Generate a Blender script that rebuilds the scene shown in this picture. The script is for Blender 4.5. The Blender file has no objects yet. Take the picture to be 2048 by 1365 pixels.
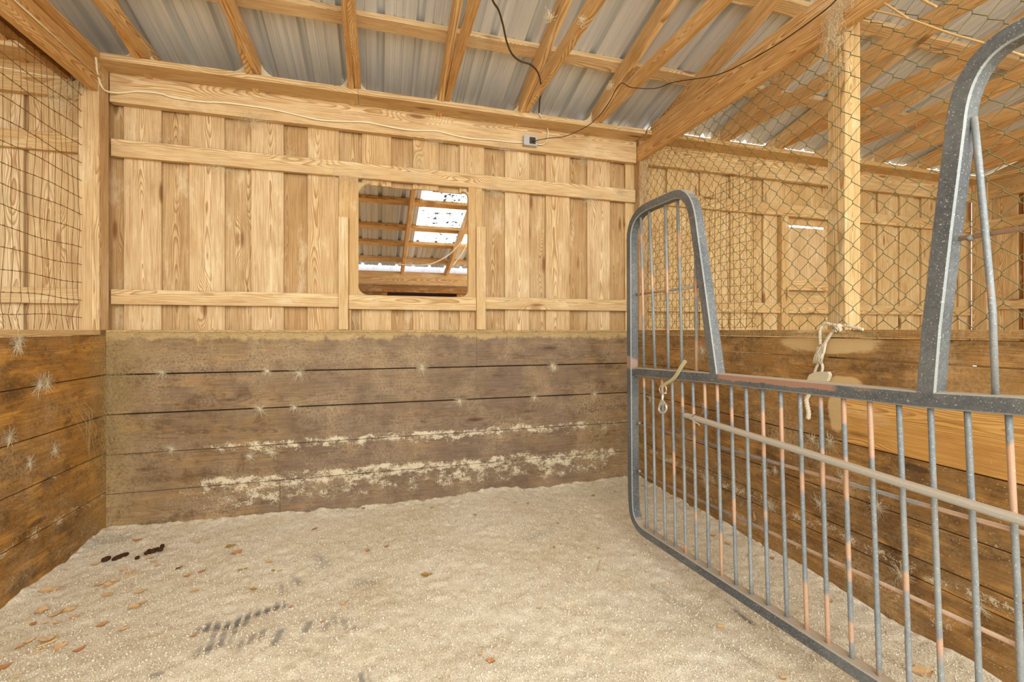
import bpy, math, random
import numpy as np
from mathutils import Matrix, Vector, noise as mnoise
random.seed(7); rng = np.random.default_rng(7)
scn = bpy.context.scene
COL = scn.collection

# ------------------------------------------------------------------ camera
F, HY, CXP = 910.0, 661.0, 1024.0          # focal length in px (2048 wide), horizon row, centre column
YAW = math.radians(16.3); CC, SS = math.cos(YAW), math.sin(YAW)
P = (1.586, -3.334, 1.22)
cam = bpy.data.cameras.new('camera'); cam.sensor_width = 36; cam.lens = 36*F/2048
cam.shift_y = -(682.5-HY)/2048; cam.clip_start = 0.02; cam.clip_end = 500
camo = bpy.data.objects.new('camera', cam); COL.objects.link(camo)
camo.location = P; camo.rotation_euler = (math.pi/2, 0, -YAW); scn.camera = camo

# ------------------------------------------------------------------ light
scn.view_settings.view_transform = 'Standard'; scn.view_settings.look = 'None'
scn.view_settings.gamma = 1; scn.view_settings.use_curve_mapping = False
scn.view_settings.exposure = -0.26
world = bpy.data.worlds.new('sky'); scn.world = world; world.use_nodes = True
bg = world.node_tree.nodes['Background']
bg.inputs[0].default_value = (0.92, 0.985, 1.0, 1); bg.inputs[1].default_value = 3.1
def area(name, loc, target, size, power, color=(.95, 1, 1)):
    L = bpy.data.lights.new(name, 'AREA'); L.shape = 'RECTANGLE'; L.size, L.size_y = size
    L.energy = power; L.color = color
    o = bpy.data.objects.new(name, L); COL.objects.link(o); o.location = loc
    o.rotation_euler = (Vector(target)-Vector(loc)).to_track_quat('-Z', 'Y').to_euler(); return o
area('aisle_daylight', (2.1, -6.2, 2.7), (2.0, 0, 1.3), (3.6, 2.4), 230)
area('lean_to_fill', (5.6, 2.0, 1.5), (2.0, 2.9, 2.0), (1.6, 1.6), 150)  # fill lamp added to brighten the lean-to, no known source there

# ------------------------------------------------------------------ helpers
def ray(px, py):
    a = (px-CXP)/F; u = (HY-py)/F
    return (a*CC+SS, CC-a*SS, u)
def on(px, py, ax, v):                      # point where the sight line of a photo pixel meets a plane of the barn
    d = ray(px, py); t = (v-P[ax])/d[ax]
    return Vector((P[0]+d[0]*t, P[1]+d[1]*t, P[2]+d[2]*t))

def tag(o, label=None, cat=None, group=None, kind=None):
    if label: o['label'] = label
    if cat: o['category'] = cat
    if group: o['group'] = group
    if kind: o['kind'] = kind
    return o
def empty(name, loc=(0, 0, 0)):
    o = bpy.data.objects.new(name, None); COL.objects.link(o); o.location = loc; o.empty_display_size = .1; return o
def link(name, me, mat, parent=None, M=None):
    o = bpy.data.objects.new(name, me); COL.objects.link(o)
    if mat and not me.materials: me.materials.append(mat)
    M = M or Matrix.Identity(4)
    if parent is not None:
        o.parent = parent
        M = Matrix.Translation(-Vector(parent.location)) @ M
    o.matrix_basis = M
    return o
def mesh(name, vs, fs, smooth=False):
    me = bpy.data.meshes.new(name); me.from_pydata([tuple(v) for v in vs], [], fs); me.update()
    if smooth: me.polygons.foreach_set('use_smooth', [True]*len(me.polygons))
    return me
# local frame of every board: X = width, Y = thickness, Z = length
_cache = {}
def board_mesh(w, t, l, mat, ch=.0025):
    key = (round(w, 3), round(t, 3), round(l, 3), mat.name)
    if key in _cache: return _cache[key]
    a, b = w/2, t/2; c = min(ch, w/5, t/5)
    sec = [(a-c, -b), (a, -b+c), (a, b-c), (a-c, b), (-a+c, b), (-a, b-c), (-a, -b+c), (-a+c, -b)]
    vs = [(x, y, s*l/2) for s in (-1, 1) for x, y in sec]
    fs = [(i, (i+1) % 8, 8+(i+1) % 8, 8+i) for i in range(8)] + [tuple(range(7, -1, -1)), tuple(range(8, 16))]
    me = mesh('board', vs, fs); me.materials.append(mat); _cache[key] = me; return me
def board(name, mat, lo, hi, axis, parent=None, tilt=0.0):
    """axis-aligned board between corners; axis = long axis"""
    lo, hi = Vector(lo), Vector(hi); d = hi-lo; c = (lo+hi)/2
    o3 = [i for i in range(3) if i != axis]
    wa, ta = (o3 if d[o3[0]] >= d[o3[1]] else o3[::-1])
    me = board_mesh(d[wa], d[ta], d[axis], mat)
    R = Matrix.Identity(3); cols = [Vector(), Vector(), Vector()]
    cols[0][wa] = 1; cols[1][ta] = 1; cols[2][axis] = 1
    R = Matrix((cols[0], cols[1], cols[2])).transposed()
    if R.determinant() < 0: R = Matrix((cols[0], -cols[1], cols[2])).transposed()
    if tilt: R = R @ Matrix.Rotation(tilt, 3, 'Y')
    return link(name, me, mat, parent, Matrix.Translation(c) @ R.to_4x4())
def beam(name, mat, p0, p1, w, t, parent=None, up=Vector((0, 0, 1))):
    """member from p0 to p1; t = horizontal thickness, w = depth"""
    p0, p1 = Vector(p0), Vector(p1); z = (p1-p0).normalized(); y = z.cross(up).normalized(); x = y.cross(z).normalized()
    R = Matrix((x, y, z)).transposed().to_4x4()
    return link(name, board_mesh(w, t, (p1-p0).length, mat), mat, parent, Matrix.Translation((p0+p1)/2) @ R)

def sweep(path, prof, closed=False, up=None, caps=True):
    """prof: list of (a,b) offsets; frames by a fixed reference normal if up is given"""
    path = [Vector(p) for p in path]; n = len(path); vs = []; fs = []; k = len(prof)
    prev = None
    for i, p in enumerate(path):
        if closed: t = path[(i+1) % n]-path[i-1]
        else: t = path[min(i+1, n-1)]-path[max(i-1, 0)]
        t = t.normalized() if t.length > 1e-9 else Vector((0, 0, 1))
        if up is not None: a = up
        else:
            if prev is None:
                a = t.orthogonal().normalized()
            else: a = prev
        a = (a-t*a.dot(t)).normalized(); prev = a; b = t.cross(a)
        for u, v in (prof[i] if isinstance(prof[0][0], (tuple, list)) else prof): vs.append(p+a*u+b*v)
    k = len(prof[0]) if isinstance(prof[0][0], (tuple, list)) else k
    m = n if closed else n-1
    for i in range(m):
        for j in range(k):
            a0 = i*k+j; a1 = i*k+(j+1) % k; b0 = ((i+1) % n)*k+j; b1 = ((i+1) % n)*k+(j+1) % k
            fs.append((a0, a1, b1, b0))
    if caps and not closed:
        fs.append(tuple(range(k-1, -1, -1))); fs.append(tuple(range((n-1)*k, n*k)))
    return vs, fs
def ring(r, n=8): return [(r*math.cos(2*math.pi*i/n), r*math.sin(2*math.pi*i/n)) for i in range(n)]
def sq(w, h=None, c=.006):
    a = w/2; b = (h or w)/2
    return [(a-c, -b), (a, -b+c), (a, b-c), (a-c, b), (-a+c, b), (-a, b-c), (-a, -b+c), (-a+c, -b)]
class MB:
    def __init__(s): s.v = []; s.f = []
    def add(s, vf):
        o = len(s.v); s.v += list(vf[0]); s.f += [tuple(i+o for i in f) for f in vf[1]]; return s
    def tube(s, path, r, n=8, closed=False): return s.add(sweep(path, ring(r, n), closed))
    def box(s, lo, hi):
        lo, hi = Vector(lo), Vector(hi)
        vs = [(x, y, z) for x in (lo.x, hi.x) for y in (lo.y, hi.y) for z in (lo.z, hi.z)]
        return s.add((vs, [(0, 1, 3, 2), (4, 6, 7, 5), (0, 4, 5, 1), (2, 3, 7, 6), (0, 2, 6, 4), (1, 5, 7, 3)]))
    def build(s, name, mat, parent=None, smooth=False):
        return link(name, mesh(name, s.v, s.f, smooth), mat, parent)
def catmull(pts, k=6):
    pts = [Vector(p) for p in pts]; out = []
    for i in range(len(pts)-1):
        p0 = pts[max(i-1, 0)]; p1 = pts[i]; p2 = pts[i+1]; p3 = pts[min(i+2, len(pts)-1)]
        for j in range(k):
            t = j/k
            out.append(.5*((2*p1)+(p2-p0)*t+(2*p0-5*p1+4*p2-p3)*t*t+(3*p1-p0-3*p2+p3)*t**3))
    out.append(pts[-1]); return out
def fast_mesh(name, V, Fq):
    """numpy vertices (n,3), quads or tris (m,k)"""
    me = bpy.data.meshes.new(name); k = Fq.shape[1]
    me.vertices.add(len(V)); me.vertices.foreach_set('co', V.astype(np.float32).ravel())
    me.loops.add(Fq.size); me.loops.foreach_set('vertex_index', Fq.astype(np.int32).ravel())
    me.polygons.add(len(Fq)); me.polygons.foreach_set('loop_start', np.arange(0, Fq.size, k, dtype=np.int32))
    me.update(calc_edges=True); return me

# ------------------------------------------------------------------ node expressions
class NT:
    def __init__(s, name, rough=.8, metallic=0):
        m = bpy.data.materials.new(name); m.use_nodes = True; s.m = m; s.t = m.node_tree
        s.b = s.t.nodes['Principled BSDF']; s.b.inputs['Roughness'].default_value = rough
        s.b.inputs['Metallic'].default_value = metallic; s.b.inputs['Specular IOR Level'].default_value = .25
    def n(s, typ, **kw):
        nd = s.t.nodes.new(typ)
        for k, v in kw.items(): setattr(nd, k, v)
        return nd
    def put(s, sock, v):
        if isinstance(v, X): s.t.links.new(v.s, sock)
        elif isinstance(v, (tuple, list)): sock.default_value = v if len(v) == len(sock.default_value) else tuple(v)+(1,)
        else: sock.default_value = v
    def math(s, op, a, b=0, c=0, clamp=False):
        nd = s.n('ShaderNodeMath', operation=op, use_clamp=clamp)
        for i, v in enumerate((a, b, c)): s.put(nd.inputs[i], v)
        return X(s, nd.outputs[0])
    def obj(s): return X(s, s.n('ShaderNodeTexCoord').outputs['Object'])
    def pos(s): return X(s, s.n('ShaderNodeNewGeometry').outputs['Position'])
    def rand(s): return X(s, s.n('ShaderNodeObjectInfo').outputs['Random'])
    def sep(s, v):
        nd = s.n('ShaderNodeSeparateXYZ'); s.put(nd.inputs[0], v); return [X(s, o) for o in nd.outputs]
    def vec(s, x, y, z):
        nd = s.n('ShaderNodeCombineXYZ')
        for i, v in enumerate((x, y, z)): s.put(nd.inputs[i], v)
        return X(s, nd.outputs[0])
    def noise(s, v, scale=1, detail=2, rough=.5, dist=0):
        nd = s.n('ShaderNodeTexNoise'); s.put(nd.inputs['Vector'], v)
        nd.inputs['Scale'].default_value = scale; nd.inputs['Detail'].default_value = detail
        nd.inputs['Roughness'].default_value = rough; nd.inputs['Distortion'].default_value = dist
        return X(s, nd.outputs[0])
    def voro(s, v, scale=1):
        nd = s.n('ShaderNodeTexVoronoi'); s.put(nd.inputs['Vector'], v); nd.inputs['Scale'].default_value = scale
        return X(s, nd.outputs['Distance']), X(s, nd.outputs['Color'])
    def step(s, v, a, b):
        nd = s.n('ShaderNodeMapRange', interpolation_type='SMOOTHSTEP'); s.put(nd.inputs[0], v)
        s.put(nd.inputs[1], a); s.put(nd.inputs[2], b); return X(s, nd.outputs[0])
    def mix(s, f, a, b):
        nd = s.n('ShaderNodeMix', data_type='RGBA'); s.put(nd.inputs[0], f); s.put(nd.inputs[6], a); s.put(nd.inputs[7], b)
        return X(s, nd.outputs[2])
    def attr(s, name):
        nd = s.n('ShaderNodeAttribute', attribute_name=name); return X(s, nd.outputs['Fac'])
    def bump(s, h, strength=.4, dist=.002):
        nd = s.n('ShaderNodeBump'); s.put(nd.inputs['Height'], h); nd.inputs['Strength'].default_value = strength
        nd.inputs['Distance'].default_value = dist; s.t.links.new(nd.outputs[0], s.b.inputs['Normal'])
    def color(s, v): s.put(s.b.inputs['Base Color'], v)
class X:
    def __init__(s, t, sock): s.t = t; s.s = sock
    def __add__(s, o): return s.t.math('ADD', s, o)
    __radd__ = __add__
    def __sub__(s, o): return s.t.math('SUBTRACT', s, o)
    def __rsub__(s, o): return s.t.math('SUBTRACT', o, s)
    def __mul__(s, o): return s.t.math('MULTIPLY', s, o)
    __rmul__ = __mul__
    def __truediv__(s, o): return s.t.math('DIVIDE', s, o)
    def pw(s, o): return s.t.math('POWER', s, o)
    def fract(s): return s.t.math('FRACT', s)
    def sqrt(s): return s.t.math('SQRT', s)
    def clamp(s): return s.t.math('ADD', s, 0, clamp=True)
    def mx(s, o): return s.t.math('MAXIMUM', s, o)
    def sin(s): return s.t.math('SINE', s)
def srgb(r, g, b):
    f = lambda c: (c/255/12.92) if c/255 <= .04045 else ((c/255+.055)/1.055)**2.4
    return (f(r), f(g), f(b), 1)

def wood_rings(N, freq=100, dens=1.0):
    """grain of a sawn board: rings of a log cut by the board, knots, fine streaks"""
    o = N.obj(); x, y, z = N.sep(o); r = N.rand()
    r2 = (r*13.7).fract(); r3 = (r*71.3).fract()
    zo = z + r*37.0
    n1 = N.noise(N.vec(x*2.5+r*9.0, y*2.5, zo*1.1), 1, 2) - .5
    n2 = N.noise(N.vec(x*14, y*14, zo*1.6), 1, 3) - .5
    kv, kc = N.voro(N.vec(x*7.0+r3*11.0, r*20.0, zo*1.5), 1)
    knot = 1-N.step(kv, .05, .42)
    cx = x + (r2-.5)*.13 + n1*.05
    cy = .018 + r3*.05 + y*.8 + n1*.11 + (r2-.5)*z*.03
    R = (cx*cx + cy*cy).sqrt() + knot*.028 + n2*.009
    ph = (R*freq*2.2*dens).fract()
    late = N.step(ph, .35, .92) * (1-N.step(ph, .93, 1.0))
    fine = N.noise(N.vec(x*170, y*170, zo*5.0), 1, 2)
    kcore = 1-N.step(kv, .05, .14)
    return dict(x=x, y=y, z=zo, r=r, r2=r2, r3=r3, late=late, fine=fine, knot=kcore, low=N.noise(N.vec(x*5, y*5, zo*1.3), 1, 3))
def pine(name, light, mid, dark, dust=.5, wear=.5):
    N = NT(name, .82); g = wood_rings(N)
    c = N.mix(g['r2'], light, mid)
    c = N.mix(g['late']*.55*N.step(g['low'], .3, .65)+g['late']*.42, c, dark)
    c = N.mix((g['fine']-.40).clamp()*1.9, c, dark)
    c = N.mix(N.step(g['low'], .5, .8)*wear, c, mid)
    bl = N.noise(N.vec(g['x']*9, g['y']*9, g['z']*3), 1, 4, .7); c = N.mix(N.step(bl, .5, .72)*.35, c, dark); c = N.mix(N.step(bl, .46, .3)*.3, c, srgb(244, 224, 186))
    c = N.mix(g['knot']*.8, c, srgb(120, 72, 32))
    p = N.pos(); px, py, pz = N.sep(p)
    d = N.step(N.noise(p, 2.3, 4, .65), .52, .75)*dust
    c = N.mix(d*N.step(N.noise(p, 28, 4, .7), .35, .62), c, srgb(186, 166, 132))
    sp = N.step(N.noise(p, 150, 2, .6), .66, .76)*.5
    c = N.mix(sp*N.step(N.noise(p, 5, 2), .5, .65), c, srgb(225, 205, 170))
    N.color(c); N.bump(g['fine']*.5+g['late']*.3, .35, .0015)
    return N.m
PINE = pine('pine_board', srgb(232, 206, 164), srgb(216, 182, 132), srgb(158, 112, 62), .55)
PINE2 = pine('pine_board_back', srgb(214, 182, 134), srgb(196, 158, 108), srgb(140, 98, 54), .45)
RAIL = pine('pine_rail', srgb(230, 200, 152), srgb(212, 176, 122), srgb(164, 118, 66), .6)
ROOFW = pine('rafter_pine', srgb(238, 200, 142), srgb(222, 174, 108), srgb(158, 106, 52), .45, .6)
ORANGE = pine('aged_beam_pine', srgb(190, 142, 84), srgb(166, 116, 60), srgb(106, 68, 32), .35, .7)
NEWP = pine('new_plank_pine', srgb(232, 180, 104), srgb(218, 160, 82), srgb(158, 104, 44), .1)
STALLP = pine('stall_pine', srgb(236, 206, 152), srgb(220, 184, 126), srgb(158, 112, 58), .35)  # pine tone for the next stall, ledges and caps

def plank_mat(name, cA, cB, cC, spec):
    """dark kicked planks; dried dust and shavings cling in bands above the joints"""
    N = NT(name, .75); g = wood_rings(N, 70, 1.2); p = N.pos(); px, py, pz = N.sep(p)
    big = N.noise(p, 1.4, 4, .6); med = N.noise(N.vec(px*3, py*3, pz*14), 1, 4, .65)
    c = N.mix(N.step(big, .35, .65), cA, cB)
    c = N.mix(N.step(med, .48, .66)*.8, c, cC); c = N.mix(N.step(N.noise(N.vec(px*5, py*5, pz*9), 1, 5, .75), .46, .66)*.68, c, srgb(82, 56, 30))
    if spec.get('grey'): c = N.mix(N.step(px+N.noise(p, 3, 3)*.8, .8, 1.9)*.5*(1-N.step(px, 2.9, 3.4)), c, srgb(128, 108, 92))
    c = N.mix(g['late']*.35, c, srgb(74, 46, 20)); c = N.mix((g['fine']-.4).clamp()*1.1, c, srgb(66, 42, 20))
    c = N.mix(g['knot']*.8, c, srgb(70, 46, 26))
    # fine haze of dust and clinging specks
    hz = N.step(N.noise(p, 2.6, 5, .7), .40, .78); fn = N.noise(p, 70, 4, .75)
    c = N.mix(hz*.7*N.step(fn, .35, .6), c, srgb(198, 170, 128))
    s1 = N.noise(p, 260, 3, .7); s2 = N.noise(p, 520, 2, .6); s3 = N.noise(N.vec(px*16, py*16, pz*20), 1, 5, .8)
    c = N.mix(N.step(s2, .62, .68)*.45, c, srgb(214, 190, 150))
    wob = (N.noise(N.vec(px*4, py*4, 0), 1, 3)-.5)*.10
    band = 0
    for z0, wd, am in spec['bands']:
        q = (pz-z0+wob)/wd; band = q.t.math('EXPONENT', q*q*-1.0)*am + band
    rx = N.step(px, spec['x0'][0], spec['x0'][1])*(1-N.step(px, spec['x1'][0], spec['x1'][1]))
    low = 1-N.step(pz, .0, .7)
    amt = (band*rx*(.55+N.noise(p, 4, 3, .7)*.9)+low*.22).t.math('MINIMUM', band*rx*(.55+N.noise(p, 4, 3, .7)*.9)+low*.22, 1.25)
    vd, vc = N.voro(p, 62); vr = N.sep(vc)[0]
    dots = (1-N.step(vd, .05, .07+vr*.14))*N.step(vr+amt*.2, .84, .9)
    s4 = N.noise(p, 110, 3, .8)
    sm = s3*.38+s1*.30+s4*.32
    thr = .668 - amt*(.10+N.step(N.noise(N.vec(px*9, py*9, pz*14), 1, 4, .7), .34, .66)*.12)
    m = N.step(sm, thr, thr+.06)
    m = m.mx(dots*.65)
    c = N.mix(m*.82, c, srgb(226, 208, 174))
    for (cy_, cz_, ry_, rz_) in spec.get('patch', []):
        u_ = (py-cy_)/ry_; w_ = (pz-cz_)/rz_; dd = (u_*u_+w_*w_)+(N.noise(N.vec(px, py*8, pz*26), 1, 4, .75)-.5)*1.6
        c = N.mix((1-N.step(dd, .6, 1.15))*.75, c, srgb(222, 190, 138))
    if 'corner' in spec:
        ax = py*-1.0 if spec['corner'] == 'y' else px
        cm_ = (1-N.step(ax+(N.noise(p, 7, 4, .7)-.5)*.25, .0, .30))*N.step(N.noise(p, 55, 4, .75), .36, .62)
        c = N.mix(cm_*.65, c, srgb(178, 148, 96))
    # dust ledge drip under the top edge
    top = N.step(pz+(N.noise(N.vec(px*5, py*5, pz*3), 1, 5, .75)-.5)*.20, spec['top'], spec['top']+.03)
    c = N.mix(top*.75, c, srgb(192, 160, 108))
    N.color(c); N.bump(g['fine']*.4+m*.8+s1*.3, .5, .003); return N.m
NOTE = dict(grey=1, corner='x', bands=[(.468, .036, 1.15), (.41, .06, .5), (.235, .045, 1.3), (.13, .09, .8), (.70, .02, .3)], x0=(.1, .8), x1=(3.0, 4.2), top=1.155)
PLB = plank_mat('kickboard_back', srgb(150, 120, 82), srgb(132, 106, 82), srgb(172, 132, 84), NOTE)
PLL = plank_mat('kickboard_left', srgb(184, 130, 58), srgb(140, 100, 50), srgb(222, 160, 72), dict(corner='y', bands=[(.95, .02, .5), (.70, .025, .6), (.47, .03, .8), (.237, .04, .8), (.08, .05, .5)], x0=(-9, -8), x1=(8, 9), top=1.24))
_q = lambda a_, b_: on(a_, b_, 0, 3.66)
PLR = plank_mat('kickboard_right', srgb(174, 128, 68), srgb(140, 102, 58), srgb(212, 156, 84), dict(corner='y', bands=[(.70, .015, .4), (.46, .03, .6), (.26, .04, .9), (.1, .07, .6)], patch=[(_q(1652, 688).y, _q(1652, 688).z, .26, .05), (_q(1655, 668).y, 1.20, .2, .03), (_q(1674, 822).y, _q(1674, 822).z, .045, .10), (_q(1690, 765).y, _q(1690, 765).z, .09, .03)], x0=(-9, -8), x1=(8, 9), top=1.3))

def metal_roof(name, c1, c2):
    N = NT(name, .42, .0); o = N.pos(); x, y, z = N.sep(o)
    streak = N.noise(N.vec(x*26, y*.7, 0), 1, 4, .6); big = N.noise(o, 1.1, 3)
    c = N.mix(N.step(streak, .3, .7), c1, c2); c = N.mix(N.step(big, .45, .7)*.35, c, srgb(206, 198, 184))
    c = N.mix(N.step(N.noise(N.vec(x*90, y*3, 0), 1, 3), .6, .75)*.3, c, srgb(140, 134, 126))
    N.color(c); N.b.inputs['Metallic'].default_value = .15; N.b.inputs['Specular IOR Level'].default_value = .5; return N.m
ROOFM = metal_roof('galvanized_sheet', srgb(194, 196, 196), srgb(222, 222, 220))
def _g(px, py):
    a_ = Vector((2.94, -1.076, 0)); d_ = Vector((.0418, -.9991, 0)); n_ = Vector((-.9991, -.0418, 0)); q = Vector(ray(px, py))
    return Vector(P)+q*((a_-Vector(P)).dot(n_)/q.dot(n_))
_a, _b = _g(1440, 757), _g(1700, 784); PY0, PZ0, PK = _a.y, _a.z, (_b.z-_a.z)/(_b.y-_a.y); PYA, PYB = _g(1690, 780).y, _g(1440, 757).y
def steel(name, base, dusty, rust, ra=.62, grey=.5):
    N = NT(name, .5, .25); o = N.pos(); x, y, z = N.sep(o); r = N.rand()
    rs = N.step(N.noise(N.vec(x*2+r*40, y*2, z*4.2), 1, 2, .55), ra-.02, ra+.02)
    c = N.mix((N.step(N.noise(o, 60, 5, .8), .3, .75)*.6+N.step(N.noise(o, 3, 2), .4, .6)*.4)*grey, base, dusty)
    c = N.mix(rs*.9, c, rust)
    c = N.mix(N.step(N.noise(o, 240, 2, .5), .64, .7)*.7, c, srgb(215, 205, 190))
    if name == 'gate_paint':               # bare primer where the middle rail was rubbed
        lim = (y - PY0)*PK + PZ0; up = N.step(z-lim+(N.noise(o, 16, 4, .7)-.5)*.03, -.002, .002)*(1-N.step(z-lim, .04, .05))
        c = N.mix(up*N.step(y, PYA, PYA+.03)*(1-N.step(y, PYB-.03, PYB))*.9, c, srgb(178, 134, 110))
    nz = N.sep(X(N, N.n('ShaderNodeNewGeometry').outputs['Normal']))[2]
    c = N.mix(N.step(nz, .5, .95)*.75, c, srgb(206, 186, 158))     # dust settled on upward faces
    N.color(c); N.bump(N.noise(o, 160, 3), .3, .001); return N.m
GATE = steel('gate_paint', srgb(84, 87, 90), srgb(132, 132, 128), srgb(176, 142, 120), .70, .8)
ROD = steel('gate_rod_steel', srgb(122, 128, 132), srgb(178, 176, 168), srgb(200, 158, 126), .58, .6)
ROD2 = steel('gate_cross_rod_steel', srgb(136, 140, 142), srgb(172, 166, 158), srgb(198, 158, 128), .44, .6)
EDGE = steel('steel_edge_highlight', srgb(146, 150, 148), srgb(176, 174, 166), srgb(176, 150, 130), .8, .5)  # lighter grey that paints an edge highlight on the gate tubes
PIPE = steel('dusty_pipe', srgb(178, 172, 160), srgb(190, 180, 164), srgb(176, 160, 140), .9, .5)
def plain(name, c, rough=.7, metallic=0, var=.25, scale=20):
    N = NT(name, rough, metallic); o = N.obj()
    N.color(N.mix(N.noise(o, scale, 3)*var, c, tuple(v*.45 for v in c[:3])+(1,))); return N.m
WIREG = plain('green_coated_wire', srgb(118, 114, 76), .5, .1, .5, 8)
WIREB = plain('rusty_wire', srgb(134, 102, 58), .6, .2, .4, 8)
WEB = plain('cobweb_fibre', srgb(222, 204, 168), .9)
WEBD = plain('dusty_cobweb_fibre', srgb(196, 168, 116), .9)
ROPE = plain('cotton_rope', srgb(226, 212, 184), .9, 0, .3, 60)
CABLE = plain('pale_cable_sheath', srgb(240, 226, 190), .6, 0, .2)
BLACK = plain('dark_cable_sheath', srgb(72, 56, 36), .5, 0, .3)
GALV = plain('galvanized_steel', srgb(196, 194, 190), .35, .6, .3)
NICKEL = plain('nickel_plate', srgb(214, 212, 204), .28, .7, .2)
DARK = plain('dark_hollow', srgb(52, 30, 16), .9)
ROPE2 = plain('dirty_cord', srgb(196, 182, 140), .85, 0, .4, 90)
CANE = plain('dry_cane', srgb(214, 176, 118), .7)

# ------------------------------------------------------------------ floor
N = NT('shavings_bedding', .95); p = N.pos(); x, y, z = N.sep(p)
f1 = N.noise(N.vec(x*150, y*330, 0), 1, 2, .6, .6); f2 = N.noise(p, 320, 2, .6); lo = N.noise(p, 1.3, 5, .6); md = N.noise(N.vec(x*3, y*7, 0), 1, 5, .7)
c = N.mix(N.step(lo, .35, .7), srgb(232, 216, 184), srgb(244, 232, 208))
c = N.mix(N.step(md, .48, .75)*.55, c, srgb(212, 188, 142))
c = N.mix(N.step(f1, .5, .64)*.7, c, srgb(250, 242, 224)); c = N.mix(N.step(f2, .54, .64)*.7, c, srgb(176, 148, 108))
c = N.mix(N.step(f1, .46, .34)*.35, c, srgb(190, 160, 118))
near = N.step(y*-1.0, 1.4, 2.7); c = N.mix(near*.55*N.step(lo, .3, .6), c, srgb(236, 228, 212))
mk = N.attr('scrape'); br = N.noise(p, 45, 3, .7)
c = N.mix((mk*1.4*N.step(br+mk*.6, .42, .66)).clamp()*.95, c, srgb(124, 121, 116))
N.color(c); N.bump(f1*.8+f2*.6+md*.3, .9, .004); BED = N.m

def smooth_noise(X_, Y_, s, seed):
    out = np.zeros_like(X_)
    g = np.random.default_rng(seed); n = 64; G = g.random((n, n))
    u = X_*s+100.; v = Y_*s+100.
    iu = np.floor(u).astype(int); iv = np.floor(v).astype(int); fu = u-iu; fv = v-iv
    fu = fu*fu*(3-2*fu); fv = fv*fv*(3-2*fv)
    a = G[iu % n, iv % n]; b = G[(iu+1) % n, iv % n]; c_ = G[iu % n, (iv+1) % n]; d = G[(iu+1) % n, (iv+1) % n]
    return (a*(1-fu)+b*fu)*(1-fv)+(c_*(1-fu)+d*fu)*fv
NX, NY = 560, 520
xs = np.linspace(-.02, 3.68, NX); ys = np.linspace(-3.5, .02, NY); GX, GY = np.meshgrid(xs, ys)
def floor_h(X_, Y_):
    h = (smooth_noise(X_, Y_, 2.1, 1)-.5)*.03+(smooth_noise(X_, Y_, 7, 2)-.5)*.007+(smooth_noise(X_, Y_, 25, 3)-.5)*.008
    edge = np.minimum(np.minimum(-Y_, X_), 3.66-X_); e = np.clip(1-edge/.14, 0, 1)
    h = h + e*e*(.0+.022*smooth_noise(X_, Y_, 9, 4)+.012*smooth_noise(X_, Y_, 40, 9)) - .006
    d2 = (X_-.12)**2+(Y_+.12)**2
    return h + .012*np.exp(-d2/.05)
GZ = floor_h(GX, GY)
scr = np.zeros_like(GX)
def scrape(p0, p1, w, amp, stripes=0, sa=0.0):
    """worn patch where a boot or tyre bared the mat: soft capsule, optionally with tread bars"""
    global scr
    a = on(*p0, 2, 0); b = on(*p1, 2, 0); d = (b-a); L = d.length; d = d/L
    u = (GX-a.x)*d.x+(GY-a.y)*d.y; v = -(GX-a.x)*d.y+(GY-a.y)*d.x
    uu = np.clip(u, 0, L); dist = np.sqrt((u-uu)**2+v**2)
    m = np.clip(1.25-dist/w*1.0, 0, 1)*amp
    if stripes:
        s = np.sin((GX+GY*.12)*2*np.pi/stripes); m = m*np.clip(1.15+1.4*s, .22, 1)*.7
    scr = np.maximum(scr, m)
for a in [((412, 1254), (480, 1246), .045, 1.0, .036, .8), ((480, 1236), (560, 1208), .038, 1.0, .036, .8), ((412, 1302), (440, 1284), .05, .8, .036, .8),
          ((420, 1274), (470, 1264), .03, .7, .036, .8), ((482, 1292), (526, 1266), .045, .6, .036, .8), ((548, 1290), (562, 1262), .022, .5), ((610, 1262), (620, 1245), .02, .5), ((648, 1262), (655, 1248), .02, .4),
          ((668, 1236), (705, 1258), .035, .5, .04, .4), ((562, 1165), (568, 1182), .03, .5, .03, .6), ((590, 1150), (598, 1160), .03, .35), ((635, 1105), (650, 1120), .045, .32), ((715, 1155), (745, 1160), .05, .3),
          ((722, 1352), (730, 1365), .028, .75, .03, 0), ((1060, 1075), (1100, 1062), .05, .22), ((640, 1330), (650, 1325), .025, .2), ((305, 1355), (320, 1352), .02, .5),
          ((1305, 1165), (1400, 1230), .025, .35, .02, 2), ((1450, 1195), (1500, 1240), .02, .5, .02, 1.5), ((1330, 1190), (1420, 1250), .02, .3, .02, 2), ((1440, 1290), (1520, 1330), .03, .35, .02, 2), ((1550, 1270), (1640, 1320), .015, .45, .02, 2),
          ((1765, 1300), (1800, 1325), .02, .5, .02, 1), ((1655, 1245), (1700, 1265), .02, .35, .02, 1), ((150, 1100), (240, 1078), .08, .3), ((1470, 1215), (1505, 1245), .012, .7)]: scrape(*a)
GZ = GZ - scr*.008
idx = np.arange(NX*NY).reshape(NY, NX)
Fq = np.stack([idx[:-1, :-1], idx[:-1, 1:], idx[1:, 1:], idx[1:, :-1]], -1).reshape(-1, 4)
me = fast_mesh('floor', np.stack([GX, GY, GZ], -1).reshape(-1, 3), Fq); me.polygons.foreach_set('use_smooth', [True]*len(Fq))
at = me.attributes.new('scrape', 'FLOAT', 'POINT'); at.data.foreach_set('value', scr.ravel().astype(np.float32))
fl = link('floor', me, BED); tag(fl, kind='structure')
GND = NT('packed_ground', .95); p = GND.pos()
GND.color(GND.mix(GND.noise(p, 2, 5), srgb(196, 168, 128), srgb(224, 202, 166))); GND = GND.m
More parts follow.
